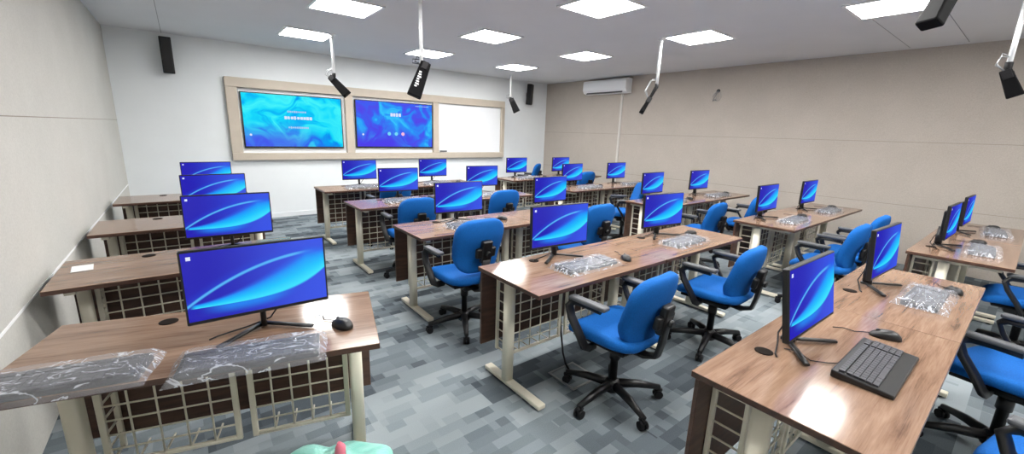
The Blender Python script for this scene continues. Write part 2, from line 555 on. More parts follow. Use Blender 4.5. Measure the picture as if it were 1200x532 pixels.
bm = BM(); box(bm, -0.827, 0.827, -0.03, -0.002, -0.512, 0.512, 0.004); obj('board', bm, 'whiteboard', t)
bm = BM(); box(bm, -0.82, 0.82, -0.042, -0.0305, -0.512, -0.498, 0.002); obj('pen_ledge', bm, 'white_plastic', t)
bm = BM(); box(bm, 4.36, 4.52, Y0 - 0.082, Y0 - 0.044, 1.142, 1.168, 0.006)
o = obj('board_eraser', bm, 'dark_grey'); tag(o, 'small dark eraser at the lower left of the whiteboard', 'eraser')

def wall_speaker(x, z0, z1, w, label, rz=0.0):
    t = thing('wall_speaker', label, 'speaker', (x, Y0, (z0 + z1) / 2), 0)
    h = z1 - z0
    Mx = Matrix.Translation((0, -0.15, 0)) @ Matrix.Rotation(rz, 4, 'Z') @ Matrix.Rotation(0.06, 4, 'X')
    bm = BM(); box(bm, -w / 2, w / 2, -0.02, 0.09, -h / 2, h / 2, 0.008, M=Mx); obj('speaker_body', bm, 'black_matte', t)
    bm = BM(); box(bm, -w / 2 + 0.01, w / 2 - 0.01, -0.032, -0.02, -h / 2 + 0.012, h / 2 - 0.012, 0.006, M=Mx); obj('grille', bm, 'black_plastic', t)
    bm = BM(); box(bm, -0.03, 0.03, -0.07, 0.0, -0.05, 0.05, 0.006); obj('bracket', bm, 'black_matte', t)
wall_speaker(-0.05, 2.265, 2.755, 0.135, 'slim black speaker on the white wall left of the frame')
wall_speaker(6.80, 2.275, 2.755, 0.15, 'slim black speaker on the white wall right of the whiteboard', 0.5)

# ------------------------------------------------------------------ right wall: air conditioner, conduit, wire bracket
yc = 6.19; xw = XR(yc)
t = thing('air_conditioner', 'white wall air conditioner high on the beige right wall', 'air conditioner', (xw, yc, 2.63))
bm = BM()
prof = [(-0.0, 0.15), (-0.14, 0.15), (-0.19, 0.135), (-0.205, 0.10), (-0.205, -0.06), (-0.17, -0.115), (-0.10, -0.145), (0.0, -0.145)]
L = 0.59
A = [bm.verts.new((x, -L, z)) for x, z in prof]; Bv = [bm.verts.new((x, L, z)) for x, z in prof]
bm.faces.new(A); bm.faces.new(list(reversed(Bv)))
for i in range(len(prof)):
    bm.faces.new((A[i], A[(i + 1) % len(prof)], Bv[(i + 1) % len(prof)], Bv[i]))
obj('unit_case', bm, 'white_plastic', t)
bm = BM(); box(bm, -0.2085, -0.2035, -L + 0.015, L - 0.015, -0.05, 0.095, 0.002); obj('front_cover', bm, 'white_plastic', t)
bm = BM()
Mx = Matrix.Translation((-0.165, 0, -0.105)) @ Matrix.Rotation(-0.75, 4, 'Y')
box(bm, -0.045, 0.045, -L + 0.10, L - 0.10, -0.010, 0.004, 0.003, M=Mx); obj('air_louver', bm, 'dark_grey', t)
yc = 5.825; xw = XR(yc)
bm = BM(); box(bm, xw - 0.022, xw + 0.004, yc - 0.024, yc + 0.024, 0.0, 2.48, 0.004)
tag(obj('conduit', bm, 'conduit_white'), 'white vertical cable trunking on the right wall below the air conditioner', 'conduit')
yc = 3.79; xw = XR(yc)
t = thing('wire_outlet', 'small wall bracket with loose wire loops on the right wall', 'wire outlet', (xw, yc, 2.36))
bm = BM(); lathe(bm, [(0.028, 0), (0.028, 0.02), (0.012, 0.03)], 14)
for v in bm.verts: v.co = Vector((-v.co.z, v.co.x, v.co.y + 0.075))
obj('cap', bm, 'dark_grey', t)
bm = BM()
for ph, rr, c in ((0, 0.075, (-0.02, 0.02, -0.01)), (0.6, 0.06, (-0.03, 0.045, -0.03)), (1.2, 0.085, (-0.025, -0.01, -0.02))):
    tube(bm, [(c[0] + 0.012 * math.sin(2 * a + ph), c[1] + 0.6 * rr * math.cos(a), c[2] + rr * math.sin(a)) for a in [2 * PI * k / 20 for k in range(19)]], 0.0032, 6)
tube(bm, [(-0.02, 0, 0.06), (-0.03, 0.03, 0), (-0.03, 0.07, -0.10)], 0.004, 6)
obj('wire_loop', bm, 'grey_metal', t)

# ------------------------------------------------------------------ speakers hanging on white ceiling poles
def hanging(name_label, pole_top, pole_bot, a, b, w=0.15, th=0.10, marks=False, roll=0.0):
    """a, b: world ends of the black box's long axis"""
    px, py, _ = pole_top
    t = thing('hanging_speaker', name_label, 'hanging speaker', (px, py, H), 0, 'black boxes on ceiling poles')
    O = Vector((px, py, H))
    pb = Vector(pole_bot) - O
    bm = BM(); lathe(bm, [(0.045, -0.012), (0.045, 0.0)], 18)
    lathe(bm, [(0.021, -0.0125), (0.021, -0.05)], 14)
    tube(bm, [(0, 0, -0.012), pb], 0.0185, 12)
    obj('pole', bm, 'white_plastic', t)
    A, Bq = Vector(a) - O, Vector(b) - O
    ax = (Bq - A); Ln = ax.length; ax.normalize()
    view = Vector((px, py, H - 1.588 - 0.6)).normalized()
    n = (view - ax * view.dot(ax)).normalized()      # box thickness direction, facing the room's rear
    n = Matrix.Rotation(roll, 3, ax) @ n
    s = ax.cross(n).normalized()
    Mx = Matrix(((s.x, ax.x, n.x, A.x), (s.y, ax.y, n.y, A.y), (s.z, ax.z, n.z, A.z), (0, 0, 0, 1)))
    bm = BM()
    # wedge-tapered cabinet
    vs = box(bm, -w / 2, w / 2, 0, Ln, -th / 2, th / 2, 0.010)
    for v in vs:
        if v.co.y < Ln * 0.5:
            v.co.x *= 0.72
    bmesh.ops.transform(bm, matrix=Mx, verts=bm.verts)
    sp = obj('speaker_body', bm, 'speaker_black', t)
    bm = BM(); box(bm, -w / 2 * 0.6, w / 2 * 0.8, 0.03, Ln - 0.02, th / 2 - 0.001, th / 2 + 0.006, 0.002, M=Mx)
    obj('grille', bm, 'speaker_black', t)
    if marks:
        bm = BM()
        for k in range(7):
            y0 = Ln * 0.30 + k * 0.024
            box(bm, -0.032, -0.008 + 0.006 * (k % 3), y0, y0 + 0.014, -th / 2 - 0.002, -th / 2 + 0.001, M=Mx)
        obj('lettering', bm, 'paper', t, label='pale lettering along the side')
    bm = BM()
    tube(bm, [pb + Vector((0, 0, 0.02)), pb + Vector((0, 0, -0.02)), A + ax * 0.05], [0.026, 0.026, 0.016], 10)
    box(bm, -0.03, 0.03, 0.0, 0.075, -th / 2 - 0.014, -th / 2 + 0.0, 0.004, M=Mx)
    obj('clamp', bm, 'black_matte', t)
    bm = BM()
    e = A + ax * 0.02
    for k in range(2):
        q = pb + Vector((-0.07 + 0.05 * k, 0.05, 0.06 + 0.03 * k))
        tube(bm, [pb + Vector((0, 0, 0.06)), q, (q + e) / 2 + Vector((-0.05, 0.04, -0.01)), e], 0.005, 6)
    obj('cable', bm, 'dark_grey' if marks else 'grey_metal', t)
    return t
hanging('black box on ceiling pole before the left wall screen', (1.760, 6.344, H), (1.760, 6.344, 2.300), (1.728, 6.389, 2.267), (1.884, 6.198, 2.035), 0.12, 0.08)
hanging('black box with lettering on the pole before the middle wall screen', (1.950, 4.000, H), (1.950, 4.000, 2.210), (1.989, 3.98, 2.238), (1.858, 3.989, 1.911), 0.14, 0.09, True)
hanging('small black box on the far pole beside the whiteboard', (5.745, 7.459, H), (5.745, 7.459, 2.330), (5.774, 7.469, 2.315), (5.839, 7.339, 2.045), 0.15, 0.10)
hanging('thin black box hanging before the beige right wall', (4.980, 3.327, H), (4.980, 3.327, 2.260), (4.897, 3.359, 2.084), (4.793, 3.39, 1.905), 0.06, 0.10)
hanging('black box on the pole at the right picture edge', (5.500, 0.340, H), (5.500, 0.340, 2.280), (5.499, 0.352, 2.239), (5.542, 0.256, 2.026), 0.105, 0.08)
hanging('black box cut off by the top picture edge', (3.120, 0.500, H), (3.120, 0.500, 2.420), (3.238, 0.473, 2.43), (3.111, 0.507, 2.202), 0.10, 0.07, False, 0.7)

# ------------------------------------------------------------------ desks
def make_desk():
    t = thing('computer_desk', 'x', 'desk')
    W, D = DW, DD
    # origin: floor point below the far-left corner; +x right, -y towards the user
    bm = BM()
    box(bm, 0, W, -D, 0, 0.725, 0.75, 0.002, 1, 0)
    for f in bm.faces:
        f.material_index = 0 if f.normal.z > 0.7 else 1
    bm.normal_update()
    for f in bm.faces:
        f.material_index = 0 if f.normal.z > 0.7 else 1
    top = obj('desktop', bm, ['walnut', 'walnut_dark'], t)
    bm = BM()
    lathe(bm, [(0.034, 0.7502), (0.034, 0.7522), (0.027, 0.7524)], 22, (0.385, -0.10, 0))
    obj('cable_grommet', bm, 'grommet_dark', top)
    bm = BM(); box(bm, 0.012, W - 0.012, -0.030, -0.012, 0.215, 0.7245, 0.002, 1); obj('modesty_panel', bm, 'walnut_dark', t)
    for s in (0, 1):
        x = 0.088 if s == 0 else W - 0.088
        bm = BM()
        tube(bm, [(x, -0.225, 0.036), (x, -0.225, 0.70)], 0.03, 16, flat=(0.034, 0.030))
        box(bm, x - 0.022, x + 0.022, -0.53, -0.04, 0.694, 0.7245, 0.003)
        lg = obj('leg', bm, 'beige_metal', t)
        bm = BM(); box(bm, x - 0.028, x + 0.028, -0.565, -0.01, 0.012, 0.040, 0.006)
        ft = obj('foot', bm, 'beige_metal', lg)
        bm = BM()
        for y in (-0.53, -0.045):
            lathe(bm, [(0.016, 0.0), (0.016, 0.0125)], 12, (x, y, 0))
        obj('foot_glide', bm, 'black_matte', lg)
    bm = BM(); box(bm, 0.125, W - 0.125, -0.24, -0.21, 0.694, 0.7245, 0.003); obj('cross_beam', bm, 'beige_metal', t)
    # wire cages under the top, in front of the modesty panel
    for x0, x1, end in ((0.135, 0.60, -1), (0.665, W - 0.135, 1)):
        bm = BM()
        yf, yb, z0, z1 = -0.165, -0.036, 0.165, 0.712
        r = 0.0046
        rows = 8; cols = 5
        for i in range(rows + 1):
            z = z0 + (z1 - z0) * i / rows
            rr = 0.0062 if i in (0, rows) else r
            tube(bm, [(x0, yf, z), (x1, yf, z)], rr, 6)
            xe = x0 if end < 0 else x1
            tube(bm, [(xe, yf, z), (xe, yb, z)], rr, 6)
        for i in range(1, cols):
            x = x0 + (x1 - x0) * i / cols
            tube(bm, [(x, yf, z0), (x, yf, z1)], r, 6)
            tube(bm, [(x, yf, z0), (x, yb, z0)], r, 6)
        obj('wire_cage', bm, 'beige_metal', t)
        bm = BM()
        for x in (x0, x1):
            box(bm, x - 0.012, x + 0.012, yf - 0.006, yf + 0.010, z0 - 0.012, 0.7245, 0.002, 1)
        xe = x0 if end < 0 else x1
        box(bm, xe - 0.010, xe + 0.010, yb - 0.014, yb + 0.004, z0 - 0.01, 0.7245, 0.002, 1)
        box(bm, x0, x1, yf - 0.004, yf + 0.008, z0 - 0.012, z0 + 0.010, 0.002, 1)
        obj('cage_post', bm, 'beige_metal', t)
    freeze(t)
    return t

desk_proto = make_desk()
used = [False]
def place_desk(x, y, rz, label, group):
    o = desk_proto if not used[0] else copy_tree(desk_proto)
    used[0] = True
    o.location = (x, y, 0)
    o.rotation_euler = (0, 0, rz)
    tag(o, label, 'desk', group)
    return o
ordn = {1: 'first row from the front wall', 2: 'second row from the front wall', 3: 'third row from the front wall', 4: 'fourth row from the front wall', 5: 'fifth row from the front wall'}
short = {1: 'first row from screens', 2: 'second row from screens', 3: 'third row from screens', 4: 'fourth row from screens', 5: 'fifth row from screens'}
SEATS = []       # (block, row, side, x of desk's left edge, y of far edge, rz, origin)
for r, y in ROW.items():
    for k in (0, 1):
        x = XM + k * (DW + 0.006)
        place_desk(x, y, 0, 'walnut desk, %s of the pair in the middle block, %s' % (('left', 'right')[k], short[r]), 'desks in the middle block')
        SEATS.append(('middle block', r, k, x, y, 0))
for r, y in RROW.items():
    for k in (0, 1):
        x = XRB + k * (DW + 0.012)
        place_desk(x, y, 0, 'walnut desk, %s of the pair by the right wall, %s' % (('left', 'right')[k], short[r]), 'desks by the right wall')
        SEATS.append(('right block', r, k, x, y, 0))
LTXT = {1: 'farthest from the camera', 2: 'second from the front wall', 3: 'with a white paper on top'}
for r, y in LROW.items():
    place_desk(XLB, y, 0, 'walnut desk against the beige left wall, %s' % LTXT[r], 'desks along the left wall')
    SEATS.append(('left', r, 0, XLB, y, 0))
A4 = math.radians(-15)
FR = Vector((0.53, 1.496))
tv, nv = Vector((math.cos(A4), math.sin(A4))), Vector((-math.sin(A4), math.cos(A4)))
O4 = FR - tv * DW + nv * DD
place_desk(O4.x, O4.y, A4, 'walnut desk at the left wall nearest the camera, with two wrapped keyboards', 'desks along the left wall')

# ------------------------------------------------------------------ monitors
def make_monitor():
    t = thing('monitor', 'x', 'monitor')
    # origin: on the desk under the stand; faces -y
    w, h, z0 = 0.496, 0.287, 0.088
    pivot = Vector((0, 0, z0 + h / 2))
    bm = BM()
    box(bm, -w / 2, w / 2, -0.012, 0.012, z0, z0 + h, 0.003, 1)
    vs = box(bm, -w * 0.36, w * 0.36, 0.012, 0.036, z0 + 0.03, z0 + h - 0.05, 0.010)
    bd = obj('display_case', bm, 'black_plastic', t)
    bm = BM(); b = 0.007
    uvquad(bm, [(-w / 2 + b, -0.0125, z0 + 0.014), (w / 2 - b, -0.0125, z0 + 0.014), (w / 2 - b, -0.0125, z0 + h - b), (-w / 2 + b, -0.0125, z0 + h - b)])
    obj('screen', bm, 'monitor_picture', bd, label='lit screen with a light blue swoosh on deep blue')
    bm = BM(); box(bm, -w / 2 + 0.022, -w / 2 + 0.036, -0.0135, -0.0128, z0 + h - 0.036, z0 + h - 0.022)
    obj('desktop_icon', bm, 'icon_white', bd)
    bm = BM()
    tube(bm, [(0, 0.045, 0.008), (0, 0.05, 0.06), (0, 0.045, 0.17)], 0.02, 10, flat=(0.024, 0.011))
    box(bm, -0.045, 0.045, 0.030, 0.052, 0.15, 0.24, 0.006)
    obj('stand_neck', bm, 'black_plastic', t)
    for s in (-1, 1):
        bm = BM()
        tube(bm, [(0, 0.055, 0.014), (s * 0.075, -0.005, 0.012), (s * 0.165, -0.075, 0.008)], 0.01, 8, flat=(0.011, 0.006))
        obj('stand_foot', bm, 'black_plastic', t)
    bm = BM(); tube(bm, [(0, 0.05, 0.014), (0, 0.075, 0.010)], 0.01, 8, flat=(0.013, 0.008)); obj('stand_heel', bm, 'black_plastic', t)
    bm = BM()
    tube(bm, [(0.06, 0.04, 0.13), (0.075, 0.085, 0.08), (0.03, 0.10, 0.012), (-0.05, 0.07, 0.006), (-0.165, 0.035, 0.005), (-0.19, 0.02, 0.004)], 0.0035, 6)
    obj('power_cable', bm, 'black_matte', t)
    bm = BM(); box(bm, 0.050, 0.078, 0.030, 0.062, 0.100, 0.122, 0.003); obj('cable_plug', bm, 'white_plastic', t)
    freeze(t)
    return t
MON = [  # block, row, side, x, y, yaw, tilt
    ('left', 1, 0, 0.183, 6.226, -0.02, 0), ('left', 2, 0, 0.180, 4.70, 0.03, 0), ('left', 3, 0, 0.188, 3.325, -0.06, 2), ('left', 4, 0, 0.183, 1.859, -0.02, 2),
    ('middle block', 1, 0, 2.006, 6.211, -0.03, 0), ('middle block', 1, 1, 3.221, 6.236, -0.04, 0), ('middle block', 2, 0, 2.028, 4.832, -0.07, 1), ('middle block', 2, 1, 3.267, 4.84, -0.09, 0),
    ('middle block', 3, 0, 1.985, 3.323, -0.07, 2), ('middle block', 3, 1, 3.198, 3.364, 0.01, 1), ('middle block', 4, 0, 1.965, 1.951, -0.08, 2), ('middle block', 4, 1, 3.192, 1.939, -0.12, 2),
    ('middle block', 5, 0, 1.952, 0.479, -0.02, 9), ('middle block', 5, 1, 3.195, 0.476, -0.05, 5),
    ('right block', 1, 0, 5.056, 6.30, -0.02, 0), ('right block', 1, 1, 6.199, 6.25, 0.02, 0), ('right block', 2, 0, 5.029, 4.784, 0.05, 1), ('right block', 2, 1, 6.174, 4.784, -0.02, 0),
    ('right block', 3, 0, 5.013, 3.25, 0.015, 1), ('right block', 3, 1, 6.180, 3.21, -0.045, 0), ('right block', 4, 0, 5.015, 1.803, -0.012, 2), ('right block', 4, 1, 6.201, 1.771, -0.006, 0),
    ('right block', 5, 0, 5.078, 0.385, -0.03, 2), ('right block', 5, 1, 6.137, 0.377, -0.03, 2)]
def where(b, r, k):
    if b == 'left':
        return 'on the left wall desk, %s' % {1: 'farthest from camera', 2: 'second from the front wall', 3: 'third from the front wall', 4: 'nearest the camera'}[r]
    return 'on the %s desk of the %s, %s' % (('left', 'right')[k], {'middle block': 'middle pair', 'right block': 'right wall pair'}[b], short[r])
mproto = make_monitor()
for i, (b, r, k, x, y, yaw, tilt) in enumerate(MON):
    o = mproto if i == 0 else copy_tree(mproto)
    o.location = (x, y - 0.0, 0.752)
    o.rotation_euler = (0, 0, yaw)
    if tilt:
        dc = [c for c in o.children if c.name.startswith('display_case')][0]
        a = -math.radians(tilt)
        pz = 0.20; Mx = Matrix.Translation((0, 0.03, pz)) @ Matrix.Rotation(a, 4, 'X') @ Matrix.Translation((0, -0.03, -pz))
        dc.matrix_parent_inverse = Matrix.Identity(4)
        dc.location = Mx.to_translation(); dc.rotation_euler = Mx.to_euler()
    tag(o, 'black monitor ' + where(b, r, k), 'monitor', 'monitors on the desks')

# ------------------------------------------------------------------ keyboards and mice
def key_mesh(bm, z):
    rows = [(13, 0.0)] * 5 + [(9, 0.0)]
    x0, x1 = -0.205, 0.125
    for j in range(6):
        y = 0.052 - j * 0.0185 - (0.004 if j > 0 else 0)
        if j < 5:
            n = 15
            for i in range(n):
                a = x0 + (x1 - x0) * i / n
                box(bm, a + 0.001, a + (x1 - x0) / n - 0.001, y - 0.0165, y, z, z + 0.006)
        else:
            for a, bq in ((-0.205, -0.17), (-0.168, -0.14), (-0.138, -0.02), (-0.018, 0.01), (0.012, 0.04), (0.042, 0.07), (0.072, 0.098), (0.10, 0.125)):
                box(bm, a, bq, y - 0.0165, y, z, z + 0.006)
        for i in range(4):
            a = 0.137 + i * 0.0185
            if j == 0 and i == 3:
                continue
            box(bm, a, a + 0.0165, y - 0.0165, y, z, z + 0.006)
def make_keyboard(wrapped, bare_rest=False):
    t = thing('keyboard', 'x', 'keyboard')
    bm = BM()
    dy = -0.075 if not bare_rest else -0.108
    vs = box(bm, -0.22, 0.22, dy, 0.072, 0.0, 0.018, 0.005)
    for v in vs:
        if v.co.z > 0.01:
            v.co.z += 0.010 * (v.co.y + 0.07) / 0.14
    obj('keyboard_body', bm, 'black_plastic', t)
    bm = BM(); key_mesh(bm, 0.0185)
    for v in bm.verts:
        v.co.z += 0.010 * (v.co.y + 0.07) / 0.14
    obj('keys', bm, 'key_grey', t)
    if wrapped:
        bm = BM()
        rr = random.Random(11)
        nx, ny = 30, 14
        W, D = 0.245, 0.112
        def zz(i, j, up):
            x = -1 + 2 * i / nx; y = -1 + 2 * j / ny
            e = max(abs(x), abs(y))
            inner = 1 - max(0, (e - 0.80) / 0.20)
            if not up:
                return 0.0005
            return 0.0015 + 0.036 * max(0, inner) ** 0.5 + rr.uniform(-0.002, 0.004) * (1 if e < 1 else 0)
        def xy(i, j):
            x = -1 + 2 * i / nx; y = -1 + 2 * j / ny
            return W * x * (1 + 0.015 * math.sin(3 * y)), D * y * (1 + 0.02 * math.sin(4 * x)) - 0.004
        g = [[bm.verts.new((*xy(i, j), zz(i, j, True))) for j in range(ny + 1)] for i in range(nx + 1)]
        for i in range(nx):
            for j in range(ny):
                bm.faces.new((g[i][j], g[i + 1][j], g[i + 1][j + 1], g[i][j + 1])).smooth = True
        obj('plastic_wrap', bm, 'plastic_film', t, label='clear crinkled plastic wrapping')
    else:
        bm = BM(); tube(bm, [(-0.1, 0.07, 0.012), (-0.12, 0.10, 0.004), (-0.16, 0.15, 0.004), (-0.12, 0.21, 0.004), (-0.14, 0.25, 0.004)], 0.0025, 6)
        obj('keyboard_cable', bm, 'black_matte', t)
    freeze(t)
    return t
def make_mouse():
    t = thing('mouse', 'x', 'mouse')
    bm = BM()
    def fn(u, v):
        cv, sv = math.cos(v), math.sin(v)
        x = 0.032 * spow(math.cos(u), 0.8) * spow(cv, 0.7)
        y = 0.057 * spow(math.sin(u), 0.85) * spow(cv, 0.7)
        z = 0.036 * max(0, spow(sv, 0.8)) * (1 - 0.25 * (y / 0.057 + 0.3) ** 2)
        return Vector((x, y, z))
    blob(bm, fn, 24, 14)
    obj('mouse_body', bm, 'black_plastic', t)
    bm = BM(); lathe(bm, [(0.009, -0.004), (0.009, 0.004)], 14)
    for v in bm.verts: v.co = Vector((v.co.z, v.co.x + 0.028, v.co.y + 0.026))
    obj('scroll_wheel', bm, 'dark_grey', t)
    bm = BM(); tube(bm, [(0, 0.055, 0.008), (0.0, 0.08, 0.004), (-0.015, 0.11, 0.0035), (0.0, 0.15, 0.0035), (-0.02, 0.19, 0.0035)], 0.0022, 6)
    obj('mouse_cable', bm, 'black_matte', t)
    freeze(t)
    return t
kw = make_keyboard(True); kb = make_keyboard(False, True); mo = make_mouse()
KEY = {('middle block', 4, 0): (1.995, 1.715, -0.02), ('middle block', 4, 1): (3.175, 1.70, 0.02), ('middle block', 5, 1): (3.19, 0.262, 0.0),
       ('middle block', 3, 0): (1.99, 3.11, 0.04), ('middle block', 2, 0): (2.0, 4.60, -0.05), ('middle block', 5, 0): (2.005, 0.262, 0.0)}
MOU = {('middle block', 4, 0): (2.35, 1.67, -0.6), ('middle block', 4, 1): (3.52, 1.84, 1.1), ('middle block', 5, 1): (3.50, 0.18, -1.0), ('middle block', 5, 0): (2.376, 0.285, 0.35),
       ('middle block', 3, 0): (2.398, 3.19, 0.5), ('middle block', 2, 0): (2.379, 4.68, 0.3)}
def kplace(o, x, y, rz, label, cat, group):
    o.location = (x, y, 0.7515); o.rotation_euler = (0, 0, rz); tag(o, label, cat, group)
fk = fm = True
for (b, r, k, x, y, rz) in SEATS:
    if b == 'left':
        if r == 3:
            continue
        kx, ky, ka = x + 0.82, y - 0.40, 0.02
        mx, my, ma = x + 1.13, y - 0.33, 0.1
    else:
        rr = random.Random(r * 10 + k + (50 if b == 'right block' else 0))
        kx, ky, ka = KEY.get((b, r, k), (x + 0.56 + rr.uniform(-0.03, 0.03), y - 0.385 + rr.uniform(-0.02, 0.02), rr.uniform(-0.08, 0.08)))
        mx, my, ma = MOU.get((b, r, k), (x + 0.96 + rr.uniform(-0.03, 0.02), y - 0.36 + rr.uniform(-0.04, 0.05), rr.uniform(-0.4, 0.4)))
    if (b, r, k) == ('middle block', 5, 0):
        kplace(kb, kx, ky, ka, 'bare black keyboard in the foreground on the nearest middle desk', 'keyboard', 'keyboards on the desks')
    else:
        o = kw if fk else copy_tree(kw); fk = False
        kplace(o, kx, ky, ka, 'plastic wrapped keyboard ' + where(b, r, k), 'keyboard', 'keyboards on the desks')
    o = mo if fm else copy_tree(mo); fm = False
    kplace(o, mx, my, ma, 'black mouse ' + where(b, r, k), 'mouse', 'mice on the desks')
# the desk nearest the camera on the left
kplace(copy_tree(kw), 0.115, 1.645, A4 + 0.03, 'plastic wrapped keyboard in front of the monitor on the nearest left desk', 'keyboard', 'keyboards on the desks')
kplace(copy_tree(kw), -0.40, 1.82, A4 + 0.02, 'plastic wrapped keyboard at the left end of the nearest left desk', 'keyboard', 'keyboards on the desks')
kplace(copy_tree(mo), 0.452, 1.727, 0.3, 'black mouse at the right end of the nearest left desk', 'mouse', 'mice on the desks')
bm = BM(); box(bm, -0.045, 0.045, -0.065, 0.065, 0, 0.0015)
o = obj('paper_sheet', bm, 'paper'); o.location = (-0.538, 3.272, 0.7515); o.rotation_euler = (0, 0, 0.1)
tag(o, 'small white paper lying on the third left wall desk', 'paper')

# ------------------------------------------------------------------ chairs
def make_chair():
    t = thing('office_chair', 'x', 'chair')
    # faces +y ; origin on the floor under the gas lift
    # --- seat
    bm = BM()
    def sshape(p):
        q = p.copy()
        f = q.y / 0.24
        q.x *= 1.0 + 0.04 * f
        if f > 0.5: q.z -= 0.035 * (f - 0.5) ** 2 * 4
        q.z += -0.012 * (1 - min(1, (p.x / 0.2) ** 2)) + 0.01
        q.z += 0.472
        return q
    cushion(bm, 0.48, 0.46, 0.085, 0.42, 0.55, sshape)
    obj('seat', bm, 'blue_fabric', t)
    bm = BM(); box(bm, -0.19, 0.19, -0.17, 0.18, 0.418, 0.438, 0.006); obj('seat_pan', bm, 'black_matte', t)
    # --- backrest (slab in xz, tilted)
    bm = BM()
    tilt = Matrix.Translation((0, -0.200, 0.54)) @ Matrix.Rotation(math.radians(9), 4, 'X')
    def bshape(p):
        # p: x width, y -> height, z -> thickness
        h = p.y + 0.225
        wv = 0.90 + 0.16 * math.sin(PI * min(1, h / 0.45) * 0.62)
        x = p.x * wv
        if h > 0.32: x *= 1 - 0.35 * ((h - 0.32) / 0.14) ** 2 * 0.45
        y = -p.z + 0.10 * (x / 0.21) ** 2 * 0.35 + 0.03 * math.exp(-((h - 0.14) / 0.1) ** 2)
        return tilt @ Vector((x, y, h - 0.015))
    cushion(bm, 0.41, 0.43, 0.085, 0.5, 0.5, bshape)
    back = obj('backrest', bm, 'blue_fabric', t)
    # --- L bracket
    bm = BM()
    pts = [(0, -0.05, 0.395), (0, -0.20, 0.385), (0, -0.265, 0.41), (0, -0.285, 0.50), (0, -0.296, 0.60), (0, -0.303, 0.66)]
    tube(bm, pts, 0.03, 12, flat=(0.036, 0.013))
    obj('back_bracket', bm, 'black_plastic', t)
    bm = BM()
    Mx = Matrix.Translation((0, -0.298, 0.735)) @ Matrix.Rotation(math.radians(9), 4, 'X')
    box(bm, -0.045, 0.045, -0.026, 0.02, -0.10, 0.075, 0.014, 3, M=Mx)
    box(bm, -0.085, 0.085, -0.016, 0.02, -0.060, 0.018, 0.012, 3, M=Mx)
    tube(bm, [Mx @ Vector((0.0, -0.02, -0.02)), Mx @ Vector((0.0, -0.055, -0.02))], 0.022, 14)
    obj('back_cover', bm, 'black_plastic', t)
    # --- tilt mechanism + lever
    bm = BM(); box(bm, -0.07, 0.07, -0.12, 0.10, 0.355, 0.404, 0.012)
    tube(bm, [(0.06, 0.02, 0.38), (0.16, 0.02, 0.38), (0.25, 0.02, 0.372)], 0.006, 8)
    tube(bm, [(0.215, 0.02, 0.375), (0.26, 0.02, 0.371)], 0.012, 10)
    obj('tilt_mechanism', bm, 'black_plastic', t)
    bm = BM()
    lathe(bm, [(0.024, 0.10), (0.024, 0.27), (0.032, 0.275), (0.032, 0.355)], 16)
    obj('gas_lift', bm, 'black_plastic', t)
    # --- star base
    bm = BM()
    lathe(bm, [(0.045, 0.06), (0.05, 0.075), (0.045, 0.125), (0.03, 0.14)], 18)
    for k in range(5):
        a = 2 * PI * k / 5 + 0.35
        d = Vector((math.cos(a), math.sin(a), 0))
        tube(bm, [d * 0.03 + Vector((0, 0, 0.105)), d * 0.16 + Vector((0, 0, 0.098)), d * 0.305 + Vector((0, 0, 0.072))], [0.028, 0.024, 0.016], 10)
    base = obj('star_base', bm, 'black_plastic', t)
    for k in range(5):
        a = 2 * PI * k / 5 + 0.35
        d = Vector((math.cos(a), math.sin(a), 0)); s = Vector((-d.y, d.x, 0))
        bm = BM()
        c = d * 0.298
        tube(bm, [c + Vector((0, 0, 0.075)), c + Vector((0, 0, 0.045))], 0.009, 8)
        for e in (-1, 1):
            q = c + Vector((0, 0, 0.026)) + s * (0.004 * e)
            tube(bm, [q, q + s * (0.019 * e)], 0.026, 14)
        hood = [c + Vector((0, 0, 0.05)) - d * 0.024, c + Vector((0, 0, 0.058)), c + Vector((0, 0, 0.05)) + d * 0.022]
        tube(bm, hood, 0.012, 8)
        obj('caster', bm, 'black_matte', base)
    # --- arms
    for s in (-1, 1):
        bm = BM()
        x = 0.262 * s
        pts = [(0.17 * s, 0.03, 0.41), (0.225 * s, 0.03, 0.408), (x, 0.035, 0.425), (x + 0.012 * s, 0.075, 0.50), (x + 0.016 * s, 0.13, 0.58), (x + 0.012 * s, 0.155, 0.64), (x + 0.004 * s, 0.125, 0.672), (x, 0.04, 0.675), (x, -0.05, 0.672)]
        tube(bm, pts, 0.018, 12, flat=(0.013, 0.026))
        arm = obj('armrest', bm, 'black_plastic', t)
        bm = BM()
        Mx = Matrix.Translation((x, 0.03, 0.69))
        box(bm, -0.028, 0.028, -0.125, 0.125, -0.012, 0.014, 0.011, 3, M=Mx)
        obj('arm_pad', bm, 'arm_pad', arm, label='dark grey arm pad')
    freeze(t)
    return t
